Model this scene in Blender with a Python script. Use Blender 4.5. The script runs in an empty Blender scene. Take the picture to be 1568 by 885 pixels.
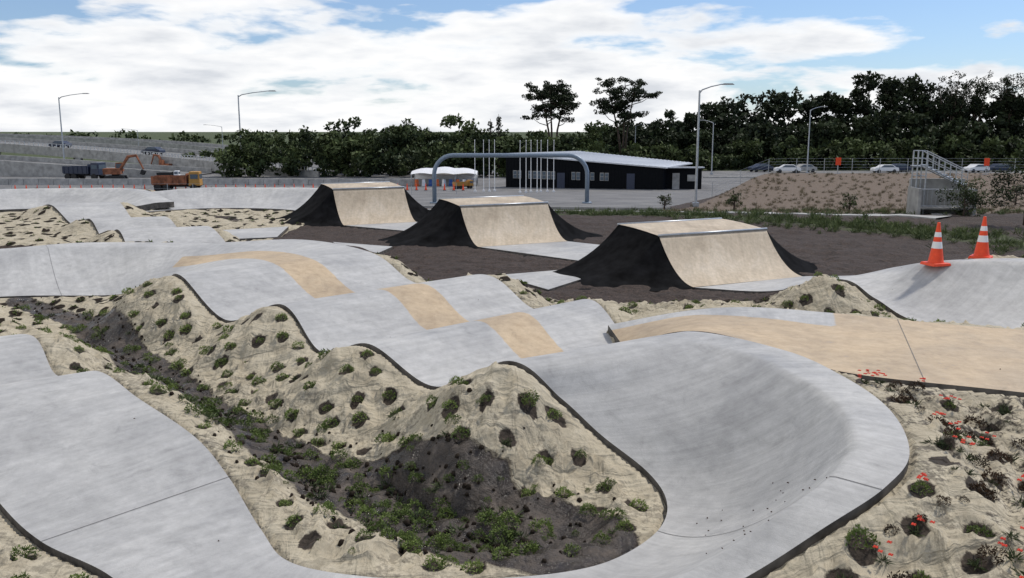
import bpy, math, random
import numpy as np
from mathutils import Vector, kdtree, Matrix
rng=np.random.default_rng(7); random.seed(7)
S=bpy.context.scene
COL=S.collection

# ---------------------------------------------------------------- materials
def newmat(name):
    m=bpy.data.materials.new(name); m.use_nodes=True
    nt=m.node_tree; nt.nodes.clear()
    o=nt.nodes.new('ShaderNodeOutputMaterial'); b=nt.nodes.new('ShaderNodeBsdfPrincipled')
    nt.links.new(b.outputs[0],o.inputs[0]); return m,nt,b
def N(nt,t,**k):
    n=nt.nodes.new(t)
    for a,v in k.items(): setattr(n,a,v)
    return n
def L(nt,a,b): nt.links.new(a,b)
def noise(nt,scale,detail=5,rough=.55,vec=None,dist=0):
    n=N(nt,'ShaderNodeTexNoise'); n.inputs['Scale'].default_value=scale; n.inputs['Detail'].default_value=detail
    n.inputs['Roughness'].default_value=rough; n.inputs['Distortion'].default_value=dist
    if vec is not None: L(nt,vec,n.inputs['Vector'])
    return n.outputs['Fac']
def ramp(nt,fac,stops,interp='LINEAR'):
    r=N(nt,'ShaderNodeValToRGB'); r.color_ramp.interpolation=interp
    e=r.color_ramp.elements
    while len(e)<len(stops): e.new(.5)
    for i,(p,c) in enumerate(stops):
        e[i].position=p; e[i].color=(c[0],c[1],c[2],1) if not isinstance(c,(int,float)) else (c,c,c,1)
    L(nt,fac,r.inputs[0]); return r.outputs[0]
def mix(nt,f,a,b,mode='MIX'):
    m=N(nt,'ShaderNodeMix'); m.data_type='RGBA'; m.blend_type=mode
    for s,v in ((0,f),(6,a),(7,b)):
        if isinstance(v,(int,float)): m.inputs[s].default_value=v if s==0 else (v,v,v,1)
        elif isinstance(v,tuple): m.inputs[s].default_value=(v[0],v[1],v[2],1)
        else: L(nt,v,m.inputs[s])
    return m.outputs[2]
def math_(nt,op,a,b=None,c=None,clamp=False):
    m=N(nt,'ShaderNodeMath',operation=op); m.use_clamp=clamp
    for i,v in enumerate((a,b,c)):
        if v is None: continue
        if isinstance(v,(int,float)): m.inputs[i].default_value=v
        else: L(nt,v,m.inputs[i])
    return m.outputs[0]
def bump(nt,b,h,strength=.4,dist=.05):
    n=N(nt,'ShaderNodeBump'); n.inputs['Strength'].default_value=strength; n.inputs['Distance'].default_value=dist
    L(nt,h,n.inputs['Height']); L(nt,n.outputs[0],b.inputs['Normal'])
def objco(nt,scale=(1,1,1),rot=0):
    t=N(nt,'ShaderNodeTexCoord'); m=N(nt,'ShaderNodeMapping'); m.inputs['Scale'].default_value=scale; m.inputs['Rotation'].default_value=(0,0,rot)
    L(nt,t.outputs['Object'],m.inputs[0]); return m.outputs[0]
def simple(name,col,rough=.6,metal=0,var=.15,scale=8,spec=.4):
    m,nt,b=newmat(name); v=objco(nt)
    n=noise(nt,scale,3,.6,v)
    c=ramp(nt,n,[(.3,tuple(x*(1-var) for x in col)),(.7,tuple(min(1,x*(1+var)) for x in col))])
    L(nt,c,b.inputs['Base Color']); b.inputs['Roughness'].default_value=rough; b.inputs['Metallic'].default_value=metal
    b.inputs['Specular IOR Level'].default_value=spec
    return m

def concrete_mat():
    m,nt,b=newmat('concrete'); v=objco(nt)
    a=N(nt,'ShaderNodeAttribute',attribute_name='zone'); sp=N(nt,'ShaderNodeSeparateColor'); L(nt,a.outputs[0],sp.inputs[0])
    n1=noise(nt,.55,6,.62,v,.6); n2=noise(nt,5,6,.72,v); n3=noise(nt,90,2,.6,v)
    g=ramp(nt,n1,[(.3,(.34,.335,.325)),(.5,(.435,.428,.412)),(.72,(.52,.51,.485))])
    g=mix(nt,.45,g,ramp(nt,n2,[(.3,.6),(.7,1.22)]),'MULTIPLY')
    be=ramp(nt,n2,[(.25,(.36,.265,.165)),(.75,(.55,.43,.285))])
    be=mix(nt,.6,be,ramp(nt,n1,[(.35,.72),(.65,1.2)]),'MULTIPLY')
    uvn=N(nt,'ShaderNodeCombineXYZ'); L(nt,math_(nt,'MULTIPLY',sp.outputs[1],60.),uvn.inputs[0]); L(nt,math_(nt,'MULTIPLY',sp.outputs[2],1.6),uvn.inputs[1])
    st=noise(nt,1.3,5,.7,uvn.outputs[0],.3)
    g=mix(nt,.45,g,ramp(nt,st,[(.35,.72),(.62,1.1)]),'MULTIPLY')
    ed=math_(nt,'ADD',sp.outputs[0],math_(nt,'MULTIPLY',math_(nt,'SUBTRACT',n2,.5),.5))
    f=ramp(nt,ed,[(.42,0.),(.56,1.)])
    c=mix(nt,f,g,be)
    stain=ramp(nt,noise(nt,2.2,7,.75,v,1.2),[(.56,1.),(.76,.6)])
    c=mix(nt,.7,c,stain,'MULTIPLY')
    L(nt,c,b.inputs['Base Color'])
    r=ramp(nt,n1,[(.3,.55),(.7,.8)]); L(nt,r,b.inputs['Roughness'])
    bump(nt,b,math_(nt,'ADD',n3,math_(nt,'MULTIPLY',n2,3.)),.35,.006)
    return m
M_conc=concrete_mat()
M_edge=simple('slab_edge',(.10,.093,.085),.9,0,.5,5,.1)
M_joint=simple('joint_filler',(.15,.145,.14),.9)

def ground_mat():
    m,nt,b=newmat('ground'); v=objco(nt)
    a=N(nt,'ShaderNodeAttribute',attribute_name='zone'); sp=N(nt,'ShaderNodeSeparateColor'); L(nt,a.outputs[0],sp.inputs[0])
    a2=N(nt,'ShaderNodeAttribute',attribute_name='zone2'); sp2=N(nt,'ShaderNodeSeparateColor'); L(nt,a2.outputs[0],sp2.inputs[0])
    n0=noise(nt,.35,4,.6,v); n1=noise(nt,2.3,6,.68,v,.5); n2=noise(nt,14,5,.7,v); n3=noise(nt,70,2,.7,v)
    soil=ramp(nt,n2,[(.3,(.016,.011,.009)),(.52,(.045,.031,.024)),(.75,(.12,.082,.062))])
    soil=mix(nt,.7,soil,ramp(nt,n1,[(.3,.6),(.7,1.5)]),'MULTIPLY')
    fab=ramp(nt,n1,[(.25,(.30,.255,.18)),(.5,(.44,.385,.28)),(.75,(.55,.49,.37))])
    weave=noise(nt,160,2,.5,v)
    fab=mix(nt,.35,fab,ramp(nt,weave,[(.3,.55),(.7,1.3)]),'MULTIPLY')
    f1=noise(nt,1.9,3,.5,objco(nt,(.6,2.4,1.2),.6),1.0); f2=noise(nt,2.1,3,.5,objco(nt,(2.2,.6,1.2),.2),1.0)
    fold=math_(nt,'ADD',f1,math_(nt,'MULTIPLY',f2,.7))
    fab=mix(nt,.4,fab,ramp(nt,math_(nt,'MULTIPLY',fold,.59),[(.38,.5),(.46,1.),(.6,1.12)]),'MULTIPLY')
    dirt=ramp(nt,math_(nt,'ADD',math_(nt,'MULTIPLY',n1,.5),math_(nt,'MULTIPLY',n2,.5)),[(.50,0.),(.565,1.)])
    fab=mix(nt,math_(nt,'MULTIPLY',dirt,math_(nt,'ADD',.12,a.outputs['Alpha']),clamp=True),fab,(.035,.027,.02))
    mud=ramp(nt,n1,[(.3,(.018,.014,.012)),(.5,(.065,.052,.042)),(.72,(.17,.14,.115))])
    mud=mix(nt,.7,mud,ramp(nt,n2,[(.3,.45),(.7,1.4)]),'MULTIPLY')
    grass=ramp(nt,n2,[(.3,(.022,.035,.012)),(.7,(.085,.11,.04))])
    grass=mix(nt,.4,grass,ramp(nt,n0,[(.35,(.6,.6,.5)),(.65,(1.4,1.3,1.1))]),'MULTIPLY')
    asp=ramp(nt,n0,[(.3,(.12,.12,.122)),(.7,(.22,.215,.21))])
    jit=math_(nt,'MULTIPLY',math_(nt,'SUBTRACT',n1,.5),.55)
    jit2=math_(nt,'MULTIPLY',math_(nt,'SUBTRACT',n2,.5),.4)
    jj=math_(nt,'ADD',jit,jit2)
    def msk(o,a_=.44,b_=.54): return ramp(nt,math_(nt,'ADD',o,jj),[(a_,0.),(b_,1.)])
    c=soil
    bark=ramp(nt,n2,[(.3,(.07,.05,.035)),(.7,(.22,.165,.12))]); 
    c=mix(nt,msk(sp2.outputs[1]),c,bark)
    c=mix(nt,msk(sp.outputs[2]),c,grass)
    c=mix(nt,ramp(nt,sp2.outputs[0],[(.45,0.),(.55,1.)]),c,asp)
    fm=msk(sp.outputs[0]); mm=msk(sp.outputs[1]); hm=ramp(nt,math_(nt,'ADD',sp2.outputs[2],jit2),[(.46,0.),(.54,1.)])
    c=mix(nt,mm,c,mud); c=mix(nt,fm,c,fab)
    c=mix(nt,hm,c,ramp(nt,n2,[(.35,(.014,.011,.008)),(.7,(.07,.052,.038))]))
    L(nt,c,b.inputs['Base Color'])
    wet=mix(nt,mm,.95,ramp(nt,n1,[(.44,.12),(.57,.8)])); wet=mix(nt,fm,wet,.95); L(nt,wet,b.inputs['Roughness'])
    b.inputs['Specular IOR Level'].default_value=.4
    h=math_(nt,'ADD',math_(nt,'MULTIPLY',n2,.6),math_(nt,'ADD',math_(nt,'MULTIPLY',n1,1.2),math_(nt,'MULTIPLY',n3,.12)))
    h2=math_(nt,'ADD',math_(nt,'MULTIPLY',fold,1.5),math_(nt,'MULTIPLY',n1,.5))
    hh=mix(nt,fm,h,h2)
    bump(nt,b,hh,.85,.085)
    return m
M_ground=ground_mat()

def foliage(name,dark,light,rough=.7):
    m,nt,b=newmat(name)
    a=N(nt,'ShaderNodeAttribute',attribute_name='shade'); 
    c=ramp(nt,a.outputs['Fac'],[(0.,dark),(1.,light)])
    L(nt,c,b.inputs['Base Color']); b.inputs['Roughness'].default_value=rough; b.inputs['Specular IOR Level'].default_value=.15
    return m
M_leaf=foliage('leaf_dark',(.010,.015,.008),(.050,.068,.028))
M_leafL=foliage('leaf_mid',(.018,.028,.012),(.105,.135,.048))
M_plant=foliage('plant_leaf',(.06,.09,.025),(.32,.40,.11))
M_spike=foliage('spiky_leaf',(.04,.055,.025),(.20,.24,.10))
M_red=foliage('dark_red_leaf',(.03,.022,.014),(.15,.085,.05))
M_grass=foliage('grass_blade',(.035,.055,.018),(.22,.26,.11))
M_dry=foliage('dry_grass',(.09,.075,.045),(.30,.25,.16))
M_flower=simple('red_flower',(.65,.05,.02),.6)
M_bark=simple('bark',(.075,.055,.042),.9,0,.4,3)
M_soilhole=simple('plant_hole_soil',(.025,.019,.014),.95,0,.5,20,.1)
M_rubber=simple('black_flank',(.0085,.0085,.009),1.,0,.6,2.5,.06)
M_galv=simple('galvanised_steel',(.42,.44,.46),.4,.6)
M_blue=simple('arch_paint',(.20,.25,.31),.45,.2)
M_white=simple('white_paint',(.78,.78,.78),.4,0,.05)
M_black=simple('black_cladding',(.008,.009,.011),.9,0,.3,8,.1)
M_glass=simple('window_glass',(.10,.13,.16),.12)
M_roof=simple('roof_metal',(.55,.57,.60),.5,.1)
M_orange=simple('orange_plastic',(.80,.07,.015),.45,0,.12)
M_orange2=simple('orange_paint',(.60,.13,.03),.45)
M_yellow=simple('yellow_paint',(.42,.22,.05),.6)
M_bluep=simple('blue_paint',(.03,.09,.30),.5)
M_dark=simple('dark_rubber',(.02,.02,.02),.7)
M_darkb=simple('dark_blue_paint',(.03,.04,.07),.4)
M_grey=simple('grey_concrete',(.34,.335,.32),.8,0,.3,1.2)
M_asph=simple('asphalt',(.17,.168,.165),.85,0,.25,.3)
M_reflect=simple('white_band',(.75,.75,.75),.3,0,.05)
def timber():
    m,nt,b=newmat('tan_ramp_surface'); v=objco(nt)
    n=noise(nt,1.1,5,.65,v,.5); n2=noise(nt,12,4,.6,v)
    c=ramp(nt,n,[(.3,(.40,.32,.225)),(.55,(.51,.42,.305)),(.75,(.59,.50,.385))])
    c=mix(nt,.5,c,ramp(nt,n2,[(.3,.72),(.7,1.15)]),'MULTIPLY')
    st=noise(nt,3.,5,.7,objco(nt,(2.2,.35,.35),.46)); c=mix(nt,.5,c,ramp(nt,st,[(.35,.75),(.6,1.08)]),'MULTIPLY')
    L(nt,c,b.inputs['Base Color']); b.inputs['Roughness'].default_value=.7
    bump(nt,b,n2,.2,.01); return m
M_tan=timber()

# ---------------------------------------------------------------- mesh builder
def link(o,parent=None):
    COL.objects.link(o)
    if parent: o.parent=parent
    return o
def empty(name,loc=(0,0,0),rz=0):
    e=bpy.data.objects.new(name,None); e.location=loc; e.rotation_euler=(0,0,rz); e.empty_display_size=.2; return link(e)
class MB:
    def __init__(s): s.v=[];s.f=[];s.m=[]
    def add(s,vs,fs,m=0):
        o=len(s.v); s.v+= [tuple(p) for p in vs]; s.f+=[tuple(i+o for i in f) for f in fs]; s.m+=[m]*len(fs)
    def box(s,c,d,m=0,rz=0,taper=1.0,tx=None):
        hx,hy,hz=d[0]/2,d[1]/2,d[2]/2; tx=taper if tx is None else tx
        P=[(-hx,-hy,-hz),(hx,-hy,-hz),(hx,hy,-hz),(-hx,hy,-hz),(-hx*tx,-hy*taper,hz),(hx*tx,-hy*taper,hz),(hx*tx,hy*taper,hz),(-hx*tx,hy*taper,hz)]
        ca,sa=math.cos(rz),math.sin(rz)
        s.add([(c[0]+x*ca-y*sa,c[1]+x*sa+y*ca,c[2]+z) for x,y,z in P],[(0,3,2,1),(4,5,6,7),(0,1,5,4),(1,2,6,5),(2,3,7,6),(3,0,4,7)],m)
    def tube(s,pts,r,n=8,m=0,cap=True):
        pts=[Vector(p) for p in pts]; rs=r if isinstance(r,(list,tuple)) else [r]*len(pts)
        rings=[];up=None
        for i,p in enumerate(pts):
            d=(pts[min(i+1,len(pts)-1)]-pts[max(i-1,0)]).normalized()
            a=d.orthogonal().normalized() if up is None else (up-d*up.dot(d)).normalized()
            up=a; b=d.cross(a)
            rings.append([p+(a*math.cos(2*math.pi*k/n)+b*math.sin(2*math.pi*k/n))*rs[i] for k in range(n)])
        vs=[q for R in rings for q in R]; fs=[]
        for i in range(len(pts)-1):
            for k in range(n):
                fs.append((i*n+k,i*n+(k+1)%n,(i+1)*n+(k+1)%n,(i+1)*n+k))
        if cap: fs.append(tuple(range(n))[::-1]); fs.append(tuple((len(pts)-1)*n+k for k in range(n)))
        s.add(vs,fs,m)
    def prism(s,poly,z0,z1,m=0):
        n=len(poly); z1s=z1 if isinstance(z1,(list,tuple)) else [z1]*n
        vs=[(x,y,z0) for x,y in poly]+[(poly[i][0],poly[i][1],z1s[i]) for i in range(n)]
        fs=[tuple(range(n))[::-1],tuple(range(n,2*n))]+[(i,(i+1)%n,n+(i+1)%n,n+i) for i in range(n)]
        s.add(vs,fs,m)
    def build(s,name,mats,smooth=False,parent=None,loc=(0,0,0),rz=0,bevel=0):
        me=bpy.data.meshes.new(name); me.from_pydata(s.v,[],s.f); 
        for mm in mats: me.materials.append(mm)
        me.polygons.foreach_set('material_index',s.m)
        if smooth: me.polygons.foreach_set('use_smooth',[True]*len(me.polygons))
        me.update(); o=bpy.data.objects.new(name,me); o.location=loc; o.rotation_euler=(0,0,rz)
        if bevel:
            b=o.modifiers.new('b','BEVEL'); b.width=bevel; b.segments=2; b.limit_method='ANGLE'
        return link(o,parent)
def np_mesh(name,V,F,mats,midx=None,smooth=False,attr=None,cols=None):
    me=bpy.data.meshes.new(name); V=np.asarray(V,dtype=np.float32); F=np.asarray(F,dtype=np.int32)
    me.vertices.add(len(V)); me.vertices.foreach_set('co',V.ravel())
    k=F.shape[1]; me.loops.add(F.size); me.loops.foreach_set('vertex_index',F.ravel())
    me.polygons.add(len(F)); me.polygons.foreach_set('loop_start',np.arange(0,F.size,k,dtype=np.int32))
    for mm in mats: me.materials.append(mm)
    if midx is not None: me.polygons.foreach_set('material_index',np.asarray(midx,dtype=np.int32))
    me.polygons.foreach_set('use_smooth',np.full(len(F),smooth))
    me.update(calc_edges=True)
    if attr is not None:
        a=me.attributes.new('shade','FLOAT','POINT'); a.data.foreach_set('value',np.asarray(attr,dtype=np.float32))
    if cols:
        for nm,c in cols.items():
            a=me.attributes.new(nm,'FLOAT_COLOR','POINT'); a.data.foreach_set('color',np.asarray(c,dtype=np.float32).ravel())
    me.validate()
    o=bpy.data.objects.new(name,me); return link(o)

# ---------------------------------------------------------------- concrete ribbons
def catmull(P,n):
    P=np.array(P,float); out=[]
    Q=np.vstack([2*P[0]-P[1],P,2*P[-1]-P[-2]])
    for i in range(1,len(Q)-2):
        p0,p1,p2,p3=Q[i-1],Q[i],Q[i+1],Q[i+2]
        for t in np.arange(n)/n:
            out.append(.5*((2*p1)+(-p0+p2)*t+(2*p0-5*p1+4*p2-p3)*t*t+(-p0+3*p1-3*p2+p3)*t**3))
    out.append(P[-1]); return np.array(out)
def sstep(a,b,x):
    t=np.clip((x-a)/(b-a),0,1); return t*t*(3-2*t)
RIB=[]
def ribbon(name,secs,n=22,nc=36,beige=None,joints=()):
    R=catmull(secs,n); t=np.linspace(0,1,nc)[None,:]
    Nn=R[:,None,0:3];Ff=R[:,None,3:6]; bk=np.clip(R[:,6][:,None],0,1)
    pb=np.where(t<.8,(t/.8)**1.9,1.0); pr=t*(1-bk)+pb*bk
    G=np.empty((len(R),nc,3)); G[...,0:2]=Nn[...,0:2]*(1-t[...,None])+Ff[...,0:2]*t[...,None]
    G[...,2]=Nn[...,2]*(1-pr)+Ff[...,2]*pr
    RIB.append(G)
    A,C=G.shape[:2]; idx=np.arange(A*C).reshape(A,C)
    V=[G.reshape(-1,3)]; F=[np.stack([idx[:-1,:-1],idx[1:,:-1],idx[1:,1:],idx[:-1,1:]],-1).reshape(-1,4)]
    mi=[np.zeros(len(F[0]))]
    zone=np.zeros((A,C,4)); zone[...,3]=1
    zone[...,1]=(np.arange(A)/n)[:,None]/8; zone[...,2]=t
    if beige: 
        zone[...,0]=beige(np.arange(A)[:,None]/n,np.broadcast_to(t,(A,C)))
    Z=[zone.reshape(-1,4)]
    off=A*C
    loop=np.concatenate([G[:,0],G[-1,1:],G[::-1,-1][1:],G[0,::-1][1:]])
    low=loop.copy(); low[:,2]-=.3
    V+= [loop,low]; m=len(loop); i=np.arange(m); j=(i+1)%m
    F.append(np.stack([off+i,off+j,off+m+j,off+m+i],-1)); mi.append(np.ones(m)); Z.append(np.tile([0,0,0,1.],(2*m,1)))
    F=np.concatenate(F)
    a,b_,c=V[0][F[0][0]],V[0][F[0][1]],V[0][F[0][2]]
    if np.cross(b_-a,c-a)[2]<0: F=F[:,::-1]
    o=np_mesh(name,np.concatenate(V),F,[M_conc,M_edge],np.concatenate(mi),True,cols={'zone':np.concatenate(Z)})
    for k,sj in enumerate(joints):
        ia=int(sj*n); p=G[ia]; q=G[min(ia+1,A-1)]; d=q-p; d/=np.linalg.norm(d,axis=1)[:,None]+1e-9
        w=.0045
        a=p-d*w; b=p+d*w; a[:,2]+=.004; b[:,2]+=.004
        VV=np.concatenate([a,b]); ii=np.arange(C-1)
        FF=np.stack([ii,ii+1,ii+1+C,ii+C],-1)
        jo=np_mesh('expansion_joint_%d'%k,VV,FF,[M_joint]); jo.parent=o
    return o,G
main=[
(-17,18,0,-19,20.5,.75,1),(-15,19.8,0,-17,22.6,.75,1),(-12.5,21.4,0,-14.1,24.3,.8,1),(-10,21.6,.0,-12.4,25.7,.8,1),
(-8.6,20.6,.35,-8.6,25.3,.85,.6),(-7.7,19.5,.75,-6.2,26,.85,0),(-6.98,18.5,.98,-3.6,22.6,.92,0),(-5.57,16.9,.38,-2.27,21.1,.38,0),
(-4.2,15.9,.88,-.56,19.3,.88,0),(-3.2,14.4,.38,.5,17.9,.38,0),(-2.17,13.1,.82,1.51,16.7,.82,0),(-1.1,12.06,.46,2.0,14.4,.56,0),
(-.03,11.03,1.1,2.55,12.3,1.2,.4),(.62,10.7,.7,3.53,11.2,1.2,1),(1.085,10.35,.35,3.84,9.96,1.2,1),(1.57,9.8,.1,3.86,8.73,1.2,1),
(1.70,9.2,0,3.53,7.5,1.2,1),(1.51,8.5,0,3.1,6.95,1.1,1),(1.04,7.9,0,2.5,6.62,.9,1),(.52,7.6,0,1.71,6.35,.55,1),
(-.26,7.46,0,.6,5.9,.3,.6),(-1.08,7.46,0,-1,5.6,.12,.3),(-2.05,7.75,0,-2.6,6.3,.05,0),(-2.53,8.37,.05,-3.6,7.4,.05,0),
(-3.16,9.37,.2,-4.6,8.1,.05,0),(-3.8,10.14,.4,-5.4,8.8,.15,0),(-4.9,11.2,.55,-6.5,9.9,.4,0),(-5.95,12.35,.6,-7.6,11.0,.6,0),
(-7,13.2,.3,-8.7,11.8,.3,0),(-8,14.4,.65,-9.8,13,.65,0),(-10,16.3,.1,-12,15,.1,0)]
def beige_main(s,t):
    w=np.minimum(sstep(.43,.45,t),1-sstep(.65,.67,t))
    return w*(s>3.9)*(s<11.3)*.85
ribbon('pump_track',main,22,40,beige_main,joints=(2.5,17.1,24.0))
plat=[(1.75,13.7,.66,1.65,14.9,.72,0),(2.6,12.5,1.16,3.0,14.85,.98,0),(3.5,11.3,1.18,4.0,14.55,1.1,0),(4.0,10.35,1.14,5.2,13.95,1.12,0),(5.75,9.64,1.1,6.9,13.1,1.1,0),(9,8.3,1.05,10.5,12,1.05,0),(13,6.6,1.0,14.5,10.4,1.0,0)]
ribbon('concrete_plaza',plat,16,24,lambda s,t:np.ones_like(t)*np.where(s<1.2,.75,.62)-(t>.72)*(s<3)*.4,joints=(3.6,))
D=[(4.7,22.5,.03,8.1,24.3,.03,0),(6.4,21.6,.1,9.0,22.3,.4,.2),(7.3,19.5,.75,9.3,20.6,.9,.6),(7.5,18,.6,9.2,18.9,1.25,1),(7.8,16.6,.4,10.5,18.6,1.35,1),(9.3,15.9,.35,12.3,17.8,1.4,1),(11.5,15,.3,14.2,16.3,1.4,1),(13.5,13,.3,16.5,14,1.4,1)]
ribbon('concrete_berm',D,20,30)
E=[(-29,43.5,0,-33,45.5,.8,1),(-27,45.5,0,-30,49,.8,1),(-24.5,46.5,0,-26,50.6,.8,1),(-21.8,45.5,0,-21,50,.8,1),(-21,43,0.1,-17.5,46,.4,1)]
ribbon('concrete_berm',E,10,20)
Fb=[(-18.6,44.5,0,-21,49,.6,1),(-16.5,46.5,0,-18,51,.8,1),(-14,46.8,0,-14.5,51.3,.8,1),(-11.5,45.8,0,-10.5,50.3,.8,1),(-10,43.5,0,-7.6,46.5,.5,1),(-9,41,0,-6,42,.1,0)]
ribbon('concrete_berm',Fb,10,20)
G_=[(-24,45,.2,-21,46,.2,0),(-21.4,41.3,.6,-19,43,.6,0),(-19,38.3,.0,-16.7,39.4,.0,0),(-16.6,34.8,.6,-14.0,35.8,.6,0),(-15.3,33,.05,-12.6,34,.05,0),(-14,31.4,.55,-11.2,32.6,.55,0),(-12.5,28.8,.0,-9.6,30.2,.0,0)]
ribbon('pump_track',G_,14,16)
def slab(pts,z=.05):
    a,b,c,d=pts
    ribbon('concrete_slab',[(a[0],a[1],z,b[0],b[1],z,0),((a[0]+d[0])/2,(a[1]+d[1])/2,z,(b[0]+c[0])/2,(b[1]+c[1])/2,z,0),(d[0],d[1],z,c[0],c[1],z,0)],12,14)
slab([(-12.3,35.5),(-9.4,37.2),(-8.9,33.4),(-10.9,32.6)])
slab([(-6.5,31.9),(-4.15,30.6),(-4.4,29.0),(-5.3,29.3)])
slab([(-.4,24.4),(1.32,25.3),(1.98,23.9),(.92,22.1)])

# ramps
RAMPS=[((4.0,24.0),1.17,3.8),((-1.87,32.1),1.3,3.6),((-7.9,39.3),1.45,3.3)]
dv=np.array([.451,-.893]); wv=np.array([.893,.451])
def ramp_prof(h,s):
    T=1.55; dk=2.0
    if s<T: r=s/T; return h*(.05*r+.95*r**2.0)
    if s<T+dk: return h+.13*math.sin((s-T)/dk*math.pi*.5)
    r=(2*T+dk-s)/T; r=max(0,r); return (h+.13)*(.05*r+.95*r*r)
def make_ramp(C,h,W):
    C=np.array(C); root=empty('jump_ramp',(C[0],C[1],0)); T=1.55; dk=2.0; tot=2*T+dk
    ns=60; nr=16
    ss=np.linspace(0,tot,ns); hs=np.array([ramp_prof(h,s) for s in ss])
    foot=dv*T
    m=MB()
    row=lambda s,off,z:(foot[0]-dv[0]*s+wv[0]*off, foot[1]-dv[1]*s+wv[1]*off, z)
    vs=[];fs=[]
    for i in range(ns):
        for j in range(9): vs.append(row(ss[i],W*j/8,hs[i]+.02))
    for i in range(ns-1):
        for j in range(8):
            a=i*9+j; fs.append((a,a+1,a+10,a+9))
    m.add(vs,fs,0); m.build('riding_surface',[M_tan],True,root)
    c=MB()
    c.tube([row(T,-.02,h+.03),row(T,W+.02,h+.03)],.035,8)
    c.tube([row(T+dk,-.02,h+.15),row(T+dk,W+.02,h+.15)],.035,8)
    c.build('coping',[M_galv],True,root)
    f=MB()
    for side in (0,1):
        vs=[];fs=[]
        for i in range(ns):
            for j in range(nr):
                r=j/(nr-1); spread=2.9*(hs[i]/h)**.6
                off=-spread*r if side==0 else W+spread*r
                s2=ss[i]+(ss[i]-tot/2)*.22*r
                lump=.05*math.sin(ss[i]*3.1+r*4)*r*(1-r)+.03*math.sin(ss[i]*7.3-r*9+h*9)*r*(1-r)
                z=(hs[i]+.012)*(1-r)**2.5-.04*r+lump
                vs.append(row(s2,off,z))
        for i in range(ns-1):
            for j in range(nr-1):
                a=i*nr+j; fs.append((a,a+1,a+nr+1,a+nr) if side==1 else (a,a+nr,a+nr+1,a+1))
        f.add(vs,fs,0)
    f.build('black_flank',[M_rubber],True,root)
for r in RAMPS: make_ramp(*r)
def footof(C,h,W,back):
    C=np.array(C); p=C+dv*1.55 if not back else C-dv*(3.55); return p,p+wv*W
for a,b in ((0,1),(1,2)):
    p,q=footof(*RAMPS[b],False); r_,s_=footof(*RAMPS[a],True)
    slab([tuple(p-dv*.1),tuple(q-dv*.1),tuple(s_+dv*.1),tuple(r_+dv*.1)],.015)

# ---------------------------------------------------------------- terrain
samp=[]
for G in RIB:
    A,C,_=G.shape
    far=G[...,1].mean()>28; stp=.16 if far else .07
    w_=np.linalg.norm(G[:,-1]-G[:,0],axis=1).max(); kc=max(C,int(w_/stp)+1)
    tt=np.linspace(0,C-1,kc); i0=np.minimum(tt.astype(int),C-2); fr_=(tt-i0)[None,:,None]
    G2=G[:,i0]*(1-fr_)+G[:,i0+1]*fr_
    for i in range(A-1):
        d=max(np.linalg.norm(G2[i+1,0,:2]-G2[i,0,:2]),np.linalg.norm(G2[i+1,-1,:2]-G2[i,-1,:2])); k=max(1,int(math.ceil(d/stp)))
        for q in range(k): samp.append(G2[i]*(1-q/k)+G2[i+1]*(q/k))
    samp.append(G2[-1])
samp=np.concatenate(samp)
kd=kdtree.KDTree(len(samp))
for i,p in enumerate(samp): kd.insert((p[0],p[1],0),i)
kd.balance()
def lines(segs):
    out=[segs[0][0]]
    for a,b,s0,s1 in segs:
        x=a
        while x<b-1e-6:
            t=(x-a)/(b-a); x=min(b,x+s0+(s1-s0)*t); out.append(x)
    return np.array(out)
def sym_lines():
    p=lines([(0,7,.05,.06),(7,14,.06,.2),(14,40,.2,.8),(40,150,.9,8),(150,3000,10,400)])
    return np.concatenate([-p[::-1][:-1],p])
X=sym_lines()
Y=lines([(-300,-10,60,6),(-10,4.5,1.2,.3),(4.5,14,.05,.06),(14,28,.06,.14),(28,60,.16,.6),(60,160,.8,4),(160,4000,8,600)])
XX,YY=np.meshgrid(X,Y,indexing='ij')
def vnoise(x,y,sc,seed):
    r=np.random.default_rng(seed); T=r.random((256,256)); xs=x*sc+1000.3; ys=y*sc+1000.7
    xi=np.floor(xs).astype(int); yi=np.floor(ys).astype(int); fx=xs-xi; fy=ys-yi; fx=fx*fx*(3-2*fx); fy=fy*fy*(3-2*fy)
    g=lambda a,b:T[a%256,b%256]
    return (g(xi,yi)*(1-fx)*(1-fy)+g(xi+1,yi)*fx*(1-fy)+g(xi,yi+1)*(1-fx)*fy+g(xi+1,yi+1)*fx*fy)-.5
MUD=np.array([(-12,21.2,.3),(-9.3,18.8,.4),(-7.1,15.9,.45),(-5.6,13.8,.5),(-4.2,12.05,.45),(-2.8,10.55,.5),(-1.65,9.65,.68),(-.5,8.85,.85),(.45,8.35,.8)])
def polydist(x,y,P):
    best=np.full(x.shape,1e9); w=np.zeros(x.shape)
    for a,b in zip(P[:-1],P[1:]):
        d=b[:2]-a[:2]; t=np.clip(((x-a[0])*d[0]+(y-a[1])*d[1])/(d@d),0,1)
        q=np.hypot(x-a[0]-d[0]*t,y-a[1]-d[1]*t); m=q<best; best=np.where(m,q,best); w=np.where(m,a[2]+(b[2]-a[2])*t,w)
    return best,w
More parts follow.
